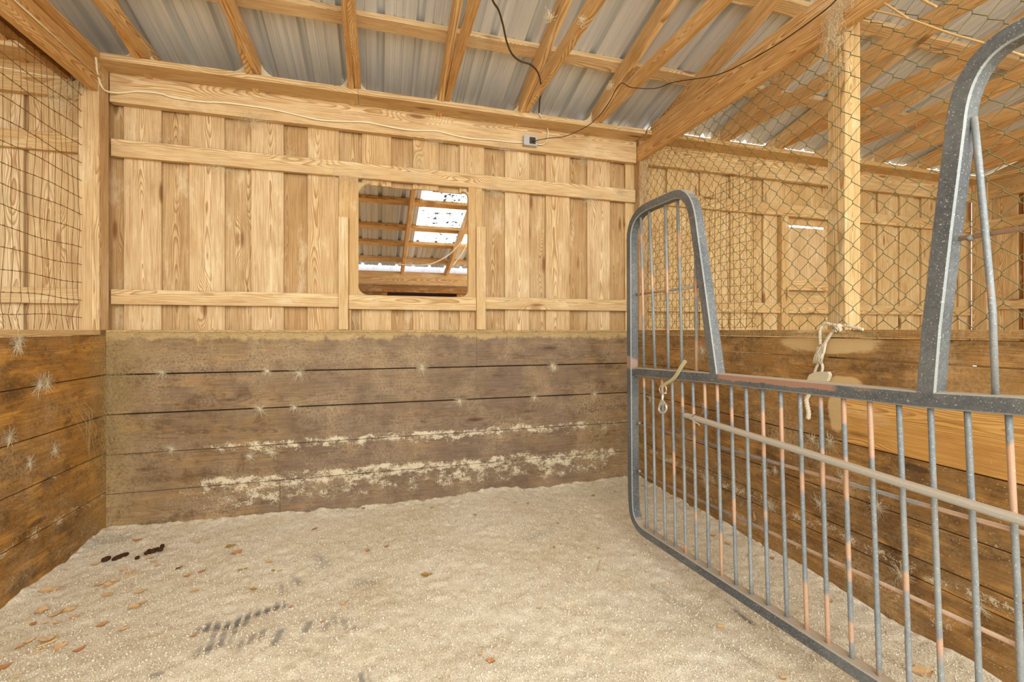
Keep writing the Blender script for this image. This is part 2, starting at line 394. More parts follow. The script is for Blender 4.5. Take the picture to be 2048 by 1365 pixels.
g = MB().box((-14, -14, -.16), (20, 12, -.08)).build('ground', GND); tag(g, kind='structure')

# loose flakes of shavings
n = 260000
sx = rng.uniform(.01, 3.65, n); sy = -3.3*rng.random(n)**1.0
sz = floor_h(sx, sy)
iu = ((sx+.02)/3.70*(NX-1)).astype(int); iv = ((sy+3.5)/3.52*(NY-1)).astype(int); keep = (scr[iv, iu] < .35)
sx, sy, sz = sx[keep], sy[keep], sz[keep]; n = len(sx)
L = rng.uniform(.0014, .0042, n); W = L*rng.uniform(.3, .8, n); th = rng.uniform(0, 2*np.pi, n); ti = rng.normal(0, .5, n); tj = rng.normal(0, .4, n)
ux = np.stack([np.cos(th)*np.cos(ti), np.sin(th)*np.cos(ti), np.sin(ti)], -1); vx = np.stack([-np.sin(th)*np.cos(tj), np.cos(th)*np.cos(tj), np.sin(tj)], -1)
C0 = np.stack([sx, sy, sz+.002], -1)
V = np.stack([C0-ux*L[:, None]-vx*W[:, None], C0+ux*L[:, None]-vx*W[:, None]*.6, C0+ux*L[:, None]*.8+vx*W[:, None], C0-ux*L[:, None]+vx*W[:, None]*.7], 1).reshape(-1, 3)
N = NT('shaving_flake', .9); p = N.pos(); nn = N.noise(p, 420, 1); big = N.step(N.noise(p, 3.5, 4, .65), .45, .7)
c = N.mix(N.step(nn, .3, .7), srgb(192, 168, 130), srgb(250, 243, 226)); N.color(N.mix(big*.45, c, srgb(208, 176, 126)))
fk = link('wood_shavings', fast_mesh('wood_shavings', V, np.arange(4*n).reshape(-1, 4)), N.m)
tag(fk, 'pale wood shavings strewn over the whole stall floor', 'shavings', kind='stuff')

# ------------------------------------------------------------------ back wall
H = 1.22
wb = empty('wall_back', (1.83, .05, 0)); tag(wb, kind='structure')
# kick planks
rows = [(.952, 1.205), (.710, .9445), (.463, .7025), (.224, .460), (-.04, .221)]
cut = {0: on(953, 700, 1, 0).x, 4: on(560, 985, 1, 0).x}
for i, (z0, z1) in enumerate(rows):
    segs = [(.0, 3.66)] if i not in cut else [(.0, cut[i]-.001), (cut[i]+.001, 3.66)]
    for a, b in segs:
        w_ = random.uniform(-.002, .002)
        board('plank', PLB, (a, 0+w_, z0), (b, .038+w_, z1), 0, wb, tilt=random.uniform(-.0006, .0006))
board('ledge_board', STALLP, (0, .0, 1.206), (3.66, .095, 1.221), 0, wb)
# upright board-on-board siding, edges read off the photograph
edges = [(-.446, 'f'), (-.425, 'r'), (-.17, 'f'), (-.015, 'r'), (.052, 'f'), (.252, 'r'), (.406, 'f'), (.608, 'r'), (.764, 'f'), (.962, 'r'), (1.112, 'f'), (1.316, 'r'), (1.47, 'f'), (1.673, 'r'), (1.826, 'f'),
         (2.016, 'r'), (2.171, 'f'), (2.364, 'r'), (2.528, 'f'), (2.728, 'r'), (2.867, 'f'), (3.075, 'r'), (3.231, 'f'), (3.436, 'r'), (3.582, 'f')]
fronts = [(-1.30, -1.08), (-.93, -.70), (-.66, -.446), (-.42, -.17), (.052, .252), (.406, .608), (.764, .962), (1.112, 1.316), (1.47, 1.673), (1.826, 2.016), (2.171, 2.364), (2.528, 2.728), (2.867, 3.075), (3.231, 3.436), (3.582, 3.80)]
fronts += [(3.99, 4.19), (4.33, 4.56), (4.66, 4.88), (5.03, 5.235), (5.84, 6.04), (6.20, 6.40), (6.49, 6.70), (6.80, 7.0), (7.12, 7.30), (7.42, 7.62), (7.70, 7.90)]
fronts = [(-3.6+.36*k, -3.38+.36*k) for k in range(6)] + fronts
WX0, WX1, WZ0, WZ1 = 1.445, 2.233, 1.47, 2.262
def upright(a, b, y0, y1, mat, z0=1.0, z1=2.86):
    board('board', mat, (a, y0, z0), (b, y1, z1), 2, wb, tilt=random.uniform(-.0012, .0012))
def split(a, b, y0, y1, mat):
    if b <= WX0+.001 or a >= WX1-.001: upright(a, b, y0, y1, mat)
    else:                                    # boards sawn through for the opening
        if a < WX0: upright(a, WX0, y0, y1, mat); a = WX0
        if b > WX1: upright(WX1, b, y0, y1, mat); b = WX1
        upright(a, b, y0, y1, mat, 1.0, WZ0); upright(a, b, y0, y1, mat, WZ1, 2.86)
for i, (a, b) in enumerate(fronts):
    split(a, b, .082, .102, PINE if b < 3.7 else STALLP)
allf = sorted(fronts)
for (a0, b0), (a1, b1) in zip(allf[:-1], allf[1:]):
    if b0 < 5.3 and a1 > 5.8:                 # the stable hatch in the neighbouring stall
        upright(5.20, 5.272, .104, .122, STALLP); upright(5.805, 5.87, .104, .122, STALLP)
        upright(5.272, 5.805, .104, .122, STALLP, 2.235, 2.86); upright(5.272, 5.805, .104, .122, STALLP, 1.0, 1.62)
        continue
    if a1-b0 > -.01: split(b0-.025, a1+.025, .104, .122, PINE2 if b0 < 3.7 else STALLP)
# filler so no daylight under the ledge behind the kick planks
board('backing_board', ORANGE, (-3, .125, -.1), (8, .14, 1.02), 0, wb)
# rails, header, plate
for nm, z0, z1, y0 in (('header_board', 2.622, 2.80, .03), ('upper_rail', 2.296, 2.402, .045), ):
    for a, b in ((-3.75, -.105), (.004, 3.655), (3.70, 7.83)):
        board(nm, RAIL if b < 3.7 else STALLP, (a, y0, z0), (b, .081, z1), 0, wb)
for a, b in ((-3.75, -.105), (.004, 1.318), (2.362, 3.66), (3.70, 7.83)):
    board('lower_rail', RAIL if b < 3.7 else STALLP, (a, .045, 1.381), (b, .081, 1.474), 0, wb)
for a, b in ((-3.75, -.105), (.0, 1.45), (1.452, 3.64), (3.66, 7.83)):
    board('top_plate', RAIL if b < 3.7 else STALLP, (a, -.125, 2.80), (b, .10, 2.838), 0, wb)
# window surround
wn = empty('window_1', (1.84, .05, WZ0)); tag(wn, kind='structure')
board('sill_board', RAIL, (1.384, .03, 1.368), (2.288, .081, 1.468), 0, wn)
for x0, x1, z0, z1, y0 in ((1.318, 1.382, 1.225, 2.006, .018), (1.384, 1.446, 1.468, 2.296, .045), (1.318, 1.384, 2.006, 2.296, .05), (2.232, 2.290, 1.468, 2.296, .045), (2.290, 2.360, 1.225, 2.00, .018), (2.290, 2.340, 2.0, 2.296, .05), (1.384, 1.40, 1.225, 1.366, .05)):
    board('side_batten', RAIL, (x0, y0, z0), (x1, .081, z1), 2, wn)
# matted web gussets that round the corners of the opening
def gusset(mb, cx, cz, sx_, sz_, r, y0, y1):
    pts = [(cx, cz)]
    for k in range(9):
        a = math.pi/2*k/8; pts.append((cx+sx_*r*(1-math.sin(a)), cz+sz_*r*(1-math.cos(a))))
    v = [(x_, y0, z_) for x_, z_ in pts]+[(x_, y1, z_) for x_, z_ in pts]; m_ = len(pts)
    mb.add((v, [tuple(range(m_)), tuple(range(2*m_-1, m_-1, -1))]+[(i, (i+1) % m_, m_+(i+1) % m_, m_+i) for i in range(m_)]))
gm = MB()
for cx, cz, sx_, sz_, r in ((WX0, WZ1, 1, -1, .085), (WX1, WZ1, -1, -1, .05), (WX0, WZ0, 1, 1, .07), (WX1, WZ0, -1, 1, .06)): gusset(gm, cx, cz, sx_, sz_, r, .0455, .075)
o = gm.build('matted_web_corner', WEBD, wn); o['kind'] = 'stuff'
# hatch beyond the partition
ht = empty('stable_hatch', (5.54, .09, 1.42))
board('hatch_panel', RAIL, (5.275, .085, 1.62), (5.80, .10, 2.205), 2, ht)
board('hatch_rail', STALLP, (5.275, .05, 1.60), (5.80, .084, 1.70), 0, ht)
board('hatch_rail', STALLP, (5.275, .05, 1.475), (5.80, .084, 1.555), 0, ht)
board('hatch_post', STALLP, (5.19, .03, 1.225), (5.272, .0805, 2.29), 2, ht)
tag(ht, 'plain pine hatch panel in the next stall with a bright slit above', 'hatch')

# ------------------------------------------------------------------ posts and partitions
wl = empty('wall_left', (0, -1.6, 0)); tag(wl, kind='structure')
for i, (z0, z1) in enumerate([(.953, 1.188), (.707, .946), (.478, .702), (.24, .473), (-.04, .235)]):
    w_ = random.uniform(-.002, .002)
    board('plank', PLL, (-.04+w_, -3.3, z0), (w_, -.002, z1), 1, wl, tilt=random.uniform(-.0006, .0006))
board('cap_board', STALLP, (-.11, -3.3, 1.192), (.006, -.072, 1.222), 1, wl)
board('corner_post', PINE, (-.10, -.072, 1.222), (0, .03, 2.80), 2, wl)
board('corner_post', ORANGE, (-.14, -.06, -.1), (-.045, .03, 1.19), 2, wl)
board('header_board', ROOFW, (-.042, -3.3, 2.63), (-.004, -.075, 2.80), 1, wl)
board('header_board', ORANGE, (-.145, -3.3, 2.66), (-.107, -.075, 2.80), 1, wl)
board('top_plate', ROOFW, (-.15, -3.3, 2.801), (.03, -.127, 2.839), 1, wl)

wr = empty('wall_right', (3.68, -1.6, 0)); tag(wr, kind='structure')
ycut = on(1688, 850, 0, 3.66).y
for i, (z0, z1) in enumerate([(1.091, 1.183), (.951, 1.087), (.702, .946), (.457, .697), (.304, .453), (.225, .300), (-.04, .221)]):
    w_ = random.uniform(-.0025, .0025)
    if i == 2:
        board('plank', PLR, (3.66+w_, ycut+.002, z0), (3.698+w_, -.002, z1), 1, wr)
        o = board('plank', NEWP, (3.657, -3.3, z0), (3.695, ycut-.002, z1), 1, wr); o['label'] = 'pale newer pine plank without stains'
    else: board('plank', PLR, (3.66+w_, -3.3, z0), (3.698+w_, -.002, z1), 1, wr, tilt=random.uniform(-.0006, .0006))
board('cap_board', PLR, (3.645, -3.3, 1.187), (3.80, .0, 1.222), 1, wr)
board('corner_post', PINE2, (3.665, .0, 1.0), (3.75, .08, 2.80), 2, wr)
board('post', STALLP, (3.70, -1.712, 1.222), (3.798, -1.625, 2.755), 2, wr)
board('post', ORANGE, (3.70, -1.712, -.1), (3.798, -1.625, 1.187), 2, wr)
board('header_board', ROOFW, (3.658, -3.3, 2.63), (3.696, .028, 2.755), 1, wr)
board('upper_header', ROOFW, (3.70, -3.3, 2.757), (3.738, -.127, 2.845), 1, wr)
board('top_plate', ROOFW, (3.70, -3.3, 2.846), (3.80, -.127, 2.884), 1, wr)
# end wall of the far stall
wf = empty('wall_far', (7.9, -1.6, 0)); tag(wf, kind='structure')
yy = .04; k = 0
for a, b in ((-.02, .05), (-.30, -.055), (-.56, -.34), (-.86, -.62), (-1.16, -.93), (-1.46, -1.22), (-1.76, -1.52)):
    board('board', STALLP, (7.90, a, 1.0), (7.92, b, 2.86), 2, wf)
for a, b in ((-.36, -.27), (-.64, -.54), (-.95, -.84), (-1.25, -1.14), (-1.55, -1.44)):
    board('board', ORANGE, (7.922, a, 1.0), (7.94, b, 2.86), 2, wf)
for a, b in ((1.0, 1.54), (2.27, 2.86)): board('gap_filler', ORANGE, (7.945, -.07, a), (7.96, .07, b), 2, wf)
for k in range(9):
    board('board', STALLP, (7.90, -1.82-.27*(k+1)+.02, 1.0), (7.92, -1.82-.27*k, 2.86), 2, wf); board('board', ORANGE, (7.922, -1.82-.27*(k+1)-.03, 1.0), (7.94, -1.82-.27*(k+1)+.05, 2.86), 2, wf)
board('header_board', STALLP, (7.84, -4.2, 2.622), (7.898, .02, 2.80), 1, wf)
board('top_plate', STALLP, (7.72, -4.2, 2.80), (7.95, -.127, 2.838), 1, wf)
board('upper_rail', STALLP, (7.86, -4.2, 2.296), (7.898, -.10, 2.402), 1, wf)
board('lower_rail', STALLP, (7.86, -4.2, 1.44), (7.898, -.10, 1.54), 1, wf)
board('plank', PLR, (7.83, -4.2, .0), (7.86, .0, 1.0), 1, wf)
board('corner_post', STALLP, (7.80, -.10, 1.0), (7.88, .028, 2.80), 2, wf)

wo = empty('wall_light_block', (-3.75, -1.6, 0)); tag(wo, kind='structure')  # unseen wall added to block side light and keep it frontal
for k in range(24):
    board('board', STALLP, (-3.77, .04-.19*(k+1)+.008, -.1), (-3.75, .04-.19*k, 2.86), 2, wo)
# ------------------------------------------------------------------ roof
SL = .25
def zr(y, off=0): return 2.797 - SL*y + off           # underside of the rafters
cl = empty('ceiling', (1.83, -1.5, 2.9)); tag(cl, kind='structure')
RH = .115                                             # rafter depth
yf = -3.9
xr = [-2.8+.6*k for k in range(19)]
for x_ in xr:
    x1 = x_ + random.uniform(-.012, .012)
    yb = .28
    oz = RH/2*math.sqrt(1+SL*SL)
    beam('rafter', ROOFW, (x1, yf, zr(yf, oz)), (x1, yb, zr(yb, oz)), RH, .038, cl)
    if not 3.5 < x_ < 3.7 and not -.3 < x_ < .1: beam('tie_beam', ROOFW if x_ > 0 else ORANGE, (x1+.041, yf, 2.886+.0), (x1+.041, .06, 2.886), .092, .038, cl)
for k in range(-5, 5):
    x1 = 1.90+.62*k; oz = RH/2*math.sqrt(1+SL*SL)
    beam('rafter', ROOFW, (x1, .285, zr(.285, oz)), (x1, 3.42, zr(3.42, oz)), RH, .038, cl)
for y_ in (-3.55, -2.95, -2.35, -1.75, -1.12, -.50):
    beam('purlin', RAIL, (-3, y_, zr(y_, RH*1.031+.021)), (8.2, y_, zr(y_, RH*1.031+.021)), .038, .09, cl, up=Vector((0, SL, 1)).normalized())
for y_ in (.45, 1.0, 1.52, 2.09, 2.52, 3.02):
    beam('purlin', ROOFW, (-3, y_, zr(y_, RH*1.031+.021)), (4.2, y_, zr(y_, RH*1.031+.021)), .038, .09, cl, up=Vector((0, SL, 1)).normalized())
for x_ in (1.0, 1.6, 2.2, 2.8, 3.4): pass
gm = MB()
for x_ in xr:
    for sg, xo in ((-1, x_-.019), (1, x_+.060 if not 3.5 < x_ < 3.7 else x_+.019)):
        rr = random.uniform(.06, .12); gusset(gm, xo, 2.839, sg, 1, rr, -.10, -.096)
o = gm.build('matted_web_corner', WEB, cl); o['kind'] = 'stuff'
# ribbed sheets
def sheet_profile():
    pr = []; wd = .914
    for r in range(4):
        b = r*.2285
        pr += [(b, 0), (b+.030, 0), (b+.044, .030), (b+.066, .030), (b+.080, 0), (b+.128, 0), (b+.132, .006), (b+.140, .006), (b+.144, 0), (b+.178, 0), (b+.182, .006), (b+.190, .006), (b+.194, 0)]
    pr.append((wd, 0)); return pr
def sheet(name, mat, x0, y0, y1, wd=.914):
    pr = sheet_profile(); s = wd/.914; zo = RH*1.031+.041
    vs = []; k = len(pr)
    for y_ in (y0, y1):
        for (a, h) in pr: vs.append((x0+a*s, y_, zr(y_, zo)+h))
    for y_ in (y0, y1):
        for (a, h) in pr: vs.append((x0+a*s, y_, zr(y_, zo)+h+.0015))
    fs = []
    for i in range(k-1):
        fs.append((i, i+1, k+i+1, k+i)); fs.append((2*k+i, 3*k+i, 3*k+i+1, 2*k+i+1))
        fs.append((i, 2*k+i, 2*k+i+1, i+1)); fs.append((k+i, k+i+1, 3*k+i+1, 3*k+i))
    fs += [(0, k, 3*k, 2*k), (k-1, 3*k-1, 4*k-1, 2*k-1)]
    return link(name, mesh(name, vs, fs), mat, cl)
SKY = NT('fibreglass_sheet', .5); p = SKY.pos()
SKY.b.inputs['Base Color'].default_value = (.95, .97, 1, 1)
tr = SKY.n('ShaderNodeBsdfTranslucent'); ms = SKY.n('ShaderNodeMixShader'); ms.inputs[0].default_value = .9
spk = SKY.step(SKY.noise(p, 9, 5, .75), .56, .61)
SKY.put(tr.inputs[0], SKY.mix(spk*.95, (.97, .98, 1, 1), (.07, .065, .06, 1)))
SKY.t.links.new(SKY.b.outputs[0], ms.inputs[1]); SKY.t.links.new(tr.outputs[0], ms.inputs[2])
SKY.t.links.new(ms.outputs[0], SKY.t.nodes['Material Output'].inputs[0]); SKY = SKY.m
xg = -3.484
for i in range(13):
    x0 = xg+i*.914 - (.914-.34 if False else 0)
    yb = 3.30 if x0 < 3.4 else .07
    if 1.9 < x0 < 2.1:
        sheet('roof_sheet', ROOFM, x0, -4.1, .95); sheet('skylight_sheet', SKY, x0, .93, 2.52)
        sheet('roof_sheet', ROOFM, x0, 2.50, yb)
    else:
        wd = .914
        if 7.0 < x0 < 7.9: wd = .86
        sheet('roof_sheet', ROOFM, x0, -4.1, yb, wd)

# ------------------------------------------------------------------ the lean-to seen through the opening
lt = empty('wall_outer', (2, 3.3, 0)); tag(lt, kind='structure')
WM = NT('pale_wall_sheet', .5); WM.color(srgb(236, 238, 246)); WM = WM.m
pr = sheet_profile(); vs = []
for zz in (1.87, 2.35):
    for s_ in range(7):
        for a, h in pr[:-1]: vs.append((-1.5+s_*.914+a, 3.42-h, zz))
k = len(vs)//2
o = link('wall_sheet', mesh('wall_sheet', vs, [(i, i+1, k+i+1, k+i) for i in range(k-1)]), WM, lt)
board('eave_beam', RAIL, (-1.5, 3.2, 1.865), (4.3, 3.29, 2.04), 0, lt)
board('lower_beam', ORANGE, (-1.5, 3.36, 1.765), (4.3, 3.40, 1.864), 0, lt)
for a, b in ((-1.5, 1.15), (1.27, 1.36), (1.62, 1.70), (2.70, 2.80), (3.0, 3.06), (3.25, 4.3)):
    board('stud', ORANGE, (a, 3.40, .0), (b, 3.44, 1.76), 2, lt)
board('dark_backing', DARK, (-1.5, 3.8, 0), (4.3, 3.82, 2.3), 0, lt)  # dark board painted as the unlit space behind the studs
board('side_backing', ORANGE, (-1.5, 3.5, 0), (1.62, 3.52, 1.80), 0, lt); board('side_backing', ORANGE, (2.8, 3.5, 0), (4.3, 3.52, 1.80), 0, lt)

# ------------------------------------------------------------------ the gate
A = Vector((2.94, -1.076, 0)); D = Vector((.0418, -.9991, 0)).normalized(); NRM = Vector((D.y, -D.x, 0))   # NRM points to -x
if NRM.x > 0: NRM = -NRM
def gp(px, py, off=0.0):
    d = Vector(ray(px, py)); o_ = Vector(P); pl = A+NRM*off
    t = (pl-o_).dot(NRM)/d.dot(NRM); return o_+d*t
gate = empty('stall_gate', tuple(gp(1266, 1055)))
tag(gate, 'grey tubular steel yoke gate standing open on the right, with vertical rods and rust patches', 'gate')
def gpart(name, pts, prof, mat=GATE, smooth=False, k=0, off=0.0):
    path = [gp(*q, off) if len(q) == 2 else Vector(q) for q in pts]
    if k: path = catmull(path, k)
    v, f = sweep(path, prof, up=NRM); return link(name, mesh(name, v, f, smooth), mat, gate)
TB = sq(.048, .044, .0042)
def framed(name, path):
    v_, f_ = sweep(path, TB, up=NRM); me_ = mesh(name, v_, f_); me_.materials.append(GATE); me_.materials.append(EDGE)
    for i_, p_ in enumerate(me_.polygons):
        if len(p_.vertices) == 4 and i_ % 2 == 0: p_.material_index = 1  # chamfer faces take the painted highlight
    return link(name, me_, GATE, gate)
def arc(p0, pc, p1, n_=8):                  # quadratic corner between two tube runs
    return [p0*(1-t)**2+pc*2*t*(1-t)+p1*t*t for t in [i/n_ for i in range(n_+1)]]
# perimeter: left hoop, free end, bottom rail
h1 = [gp(1436, 756), gp(1415, 600), gp(1400, 492), gp(1393, 440)]
h1 += arc(gp(1393, 440), gp(1384, 378), gp(1352, 391))[1:]
h1 += [gp(1330, 400)]
h1 += arc(gp(1303, 412), gp(1265, 429), gp(1264, 480))
h1 += [gp(1265, 743), gp(1267, 980)]
h1 += arc(gp(1268, 1010), gp(1270, 1052), gp(1300, 1070))
h1 += [gp(1348, 1101), gp(1717, 1340), gp(2048, 1554)]
# continue past the frame to the hinge side in the plane of the gate
b_dir = (gp(2048, 1554)-gp(1717, 1340)).normalized()
hinge_low = gp(2048, 1554)+b_dir*.85
h1.append(hinge_low-b_dir*.1)
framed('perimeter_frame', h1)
sag = Vector(b_dir); vert = NRM.cross(sag).normalized()
if vert.z < 0: vert = -vert
# right hoop
h2 = [gp(1861, 797), gp(1872, 660), gp(1895, 460), gp(1917, 285)]
h2 += arc(gp(1920, 262), gp(1930, 118), gp(2048, 61), 12)
topd = (gp(2048, 61)-gp(2010, 80)); tl = gp(2048, 61)
h2 += [tl+sag*.10+vert*.012]
tcorner = hinge_low+vert*((tl-hinge_low).dot(vert)+.012)
h2 += arc(tcorner-sag*.16, tcorner, tcorner-vert*.16)
h2 += [hinge_low+vert*.1]
h2 += arc(hinge_low+vert*.1, hinge_low, hinge_low-sag*.1)[1:]
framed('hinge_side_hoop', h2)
# middle rail
m0 = gp(1278, 744); m1 = gp(2048, 812); md_ = (m1-m0).normalized()
ml = [m0, gp(1440, 757), gp(1854, 799), m1, m1+md_*.80]
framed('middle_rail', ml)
def line_hit(p, d, q, e):                   # in-plane intersection parameter of p+td with q+se
    m_ = (sag, vert); a, b = d.dot(m_[0]), d.dot(m_[1]); c_, e_ = e.dot(m_[0]), e.dot(m_[1]); r_ = q-p; u, w = r_.dot(m_[0]), r_.dot(m_[1])
    t = (u*e_-w*c_)/(a*e_-b*c_); return p+d*t
RD = ring(.0072, 8)
q0 = gp(1348, 1101); qd = (gp(1717, 1340)-q0).normalized()
xsb = [1288, 1305.5, 1324, 1344, 1364, 1385.5, 1409, 1434, 1462, 1491.5, 1524, 1560.6, 1599, 1640, 1686, 1738, 1796, 1859, 1932, 2014]
tops = [gp(b, 765) for b in xsb]
stepv = (tops[-1]-tops[0])/19
tops += [tops[-1]+stepv*(i+1) for i in range(9)]
for i, t0 in enumerate(tops):
    a = line_hit(t0, vert, m0, md_) ; b_ = line_hit(t0, vert, q0, qd)
    if i == 0: b_ = b_ + vert*.0
    bow = (random.uniform(-.002, .002)); mid = (a+b_)/2+sag*bow
    v, f = sweep(catmull([a, mid, b_], 4), RD, up=NRM); link('vertical_rod', mesh('vertical_rod', v, f, True), ROD, gate)
for (a, b) in (((1288, 738), (1281, 428)), ((1310, 740), (1298, 419)), ((1337, 742), (1330, 406)), ((1364, 746), (1355, 396)), ((1393, 748), (1390, 440))):
    v, f = sweep([gp(*a), gp((a[0]+b[0])/2+1, (a[1]+b[1])/2), gp(*b)], RD, up=NRM); link('vertical_rod', mesh('vertical_rod', v, f, True), ROD, gate)
v, f = sweep([gp(1948, 235), gp(1957, 320), gp(1972, 480), gp(1985, 620), gp(1991, 790)], ring(.0075, 8), up=NRM); link('vertical_rod', mesh('vertical_rod', v, f, True), ROD, gate)
for dx in (.12, .26, .40, .54, .68):
    p_ = line_hit(gp(1991, 790)+sag*dx, vert, m0, md_); v, f = sweep([p_, p_+vert*((tl-p_).dot(vert)-.0)], RD, up=NRM); link('vertical_rod', mesh('vertical_rod', v, f, True), ROD, gate)
# cross rods welded behind the uprights
for a, b, ext in (((1270, 590), (1408, 572), 0), ((1905, 480), (2048, 457), .8), ((1268, 846), (2048, 1067), .75), ((1268, 941), (2048, 1298), .75)):
    p0, p1 = gp(*a, -.012), gp(*b, -.012); p1 = p1+(p1-p0).normalized()*ext
    v, f = sweep([p0, p1], ring(.0062, 8), up=NRM); link('cross_rod', mesh('cross_rod', v, f, True), ROD2, gate)
# weld beads
for q in ((1910, 480), (1270, 590), (1270, 846), (1270, 941), (1440, 757), (1862, 790)):
    c_ = gp(*q, .0); 
    wm = MB(); wm.tube([c_+sag*.020+NRM*(-.012), c_+sag*.025+NRM*(-.012), c_+sag*.032+NRM*(-.010)], .0085, 6); wm.build('weld_bead', ROD, gate, True)
# latch-side pipe wired across the front
pipe = empty('tied_pipe', tuple(gp(1368, 830, .034)))
path = [gp(1372, 831, .034), gp(1467, 861, .034), gp(1587, 898, .034), gp(1800, 966, .034), gp(2048, 1043, .034)]
e = (path[-1]-path[-2]).normalized(); path.append(path[-1]+e*.6)
v, f = sweep(path, sq(.03, .02, .006), up=NRM); link('pipe_body', mesh('pipe_body', v, f), PIPE, pipe)
mb = MB(); p0 = path[0]
for q in ((1358, 822), (1362, 829), (1361, 836)): mb.tube([p0+e*.02, gp(*q, .034)], .0022, 5)
mb.tube([p0+e*.05+NRM*.012, gp(1392, 826, .045), gp(1378, 836, .048), gp(1396, 848, .04), gp(1400, 852, .034)], .003, 6); mb.build('tie_wire', PIPE, pipe, True)
tag(pipe, 'dusty pale grey rail tied across the front of the gate rods, frayed left end', 'rail')

# snap hook on its strap
hook = empty('snap_hook', tuple(gp(1326, 800, .03)))
def strip(path, w, t, up): return sweep(path, [(w/2, -t/2), (w/2, t/2), (-w/2, t/2), (-w/2, -t/2)], up=up)
cpath = catmull([gp(1371, 722, .03), gp(1362, 735, .036), gp(1352, 752, .036), gp(1342, 762, .036), gp(1332, 768, .034), gp(1327, 773, .034)], 5)
v, f = strip(cpath, .012, .012, NRM); link('cord_loop', mesh('cord_loop', v, f), ROPE2, hook)
ce = [gp(1326+7.5*math.sin(a)*(1.0 if math.cos(a) < 0 else .85), 778-9.5*math.cos(a), .034) for a in [2*math.pi*i/16 for i in range(16)]]
mb = MB(); mb.tube(ce, .0028, 8, True); mb.build('swivel_eye', NICKEL, hook, True)
mb = MB(); mb.tube([gp(1319, 787, .034), gp(1333, 787, .034)], .0035, 8); mb.tube([gp(1325.5, 788, .034), gp(1325, 800, .034), gp(1323, 812, .034)], .0065, 8)
hk = catmull([gp(1324, 800, .034), gp(1319.5, 812, .034), gp(1318, 820, .034), gp(1323, 826, .034), gp(1330, 824, .034), gp(1333, 816, .034), gp(1329, 806, .034), gp(1325, 802, .034)], 5)
mb.tube(hk, .0062, 8); mb.build('hook_body', NICKEL, hook, True)
mb = MB(); mb.tube([gp(1326, 804, .034), gp(1327, 814, .034)], .003, 6); mb.tube([gp(1330, 809, .038), gp(1334, 808, .042)], .002, 6); mb.build('spring_gate', NICKEL, hook, True)
tag(hook, 'silver snap hook dangling on a short pale cord from the gate middle rail', 'snap hook')

# ------------------------------------------------------------------ wire meshes
def chain_link(name, plane_x, y0, y1, z0, z1, cw, chh, mat, r):
    mb = MB(); n_ = int((y0-y1)/cw)+1; rows_ = int((z1-z0)/(chh/2))+1
    def wob(y, z): 
        return Vector((0.006*mnoise.noise(Vector((y*1.2, z*1.2, 3))), .018*mnoise.noise(Vector((y*1.3, z*1.6, 0)))+.005*mnoise.noise(Vector((y*14, z*14, 5))), .022*mnoise.noise(Vector((y*1.1, z*1.1, 9)))+.005*mnoise.noise(Vector((y*15, z*15, 8)))))
    for i in range(n_*2):
        pts = []; yc = y0-i*cw/2
        for j in range(rows_+1):
            sd = 1 if (j+i) % 2 == 0 else -1
            z = z0+j*chh/2
            if z > z1+.01: break
            y = yc + sd*cw*.262
            for dz in (-.005, .005):
                q = Vector((plane_x+dz/.005*.002*sd, y, z+dz)); pts.append(q+wob(y, z))
        mb.add(sweep(pts, ring(r, 4)))
    return mb
cm = chain_link('chain', 3.69, -.06, -3.15, 1.225, 2.64, .09, .098, WIREG, .0017)
cmo = cm.build('chain_link_mesh', WIREG, None, True)
tag(cmo, 'green chain-link wire mesh filling the partition above the right planks', 'wire mesh')
# square welded panel patched behind it near the corner
wp = MB()
yA = on(1512, 400, 0, 3.735).y
zt = lambda y: 2.06+(y+.1)*-.16
ys_ = np.arange(-.03, yA-.001, -.052)
for y in ys_: wp.tube([(3.735+.006*math.sin(9*y+z*3), y+.004*math.sin(7*z+y*5), z) for z in np.linspace(1.235, zt(y), 7)], .0014, 4)
for z in np.arange(1.24, 2.4, .052):
    yy_ = [y for y in np.linspace(-.03, yA, 16) if z < zt(y)]
    if len(yy_) > 1: wp.tube([(3.735+.005*math.sin(9*y+z*3), y, z+.005*math.sin(11*y+z*7)) for y in yy_], .0014, 4)
o = wp.build('welded_wire_panel', WIREB, None, True); tag(o, 'rusty square-mesh wire panel behind the gate top beside the corner', 'wire mesh')
# left stock netting: knotted 5 x 10 cm
ln = MB()
for y in np.arange(-.10, -3.2, -.05): ln.tube([(-.085+.004*math.sin(8*z+y*9), y+.006*math.sin(13*z+y*31)+(.012*math.sin(40*z+y*17) if z < 1.4 else 0), z) for z in np.linspace(1.225, 2.66, 22)], .0013, 4)
for z in np.arange(1.30, 2.66, .1): ln.tube([(-.084, y, z+.006*math.sin(11*y+z*9)) for y in np.arange(-.06, -3.2, -.05)], .0019, 4)
for z in np.arange(1.30, 2.66, .1):
    for y in np.arange(-.10, -4.2, -.05):
        zz = z+.006*math.sin(11*y+z*9); ln.add(sweep([(-.084, y-.006, zz), (-.084, y, zz+.001), (-.084, y+.006, zz)], [ring(.0018, 4), ring(.0042, 4), ring(.0018, 4)]))
o = ln.build('stock_netting', WIREB, None, True); tag(o, 'brown knotted wire netting above the left plank wall', 'wire mesh')

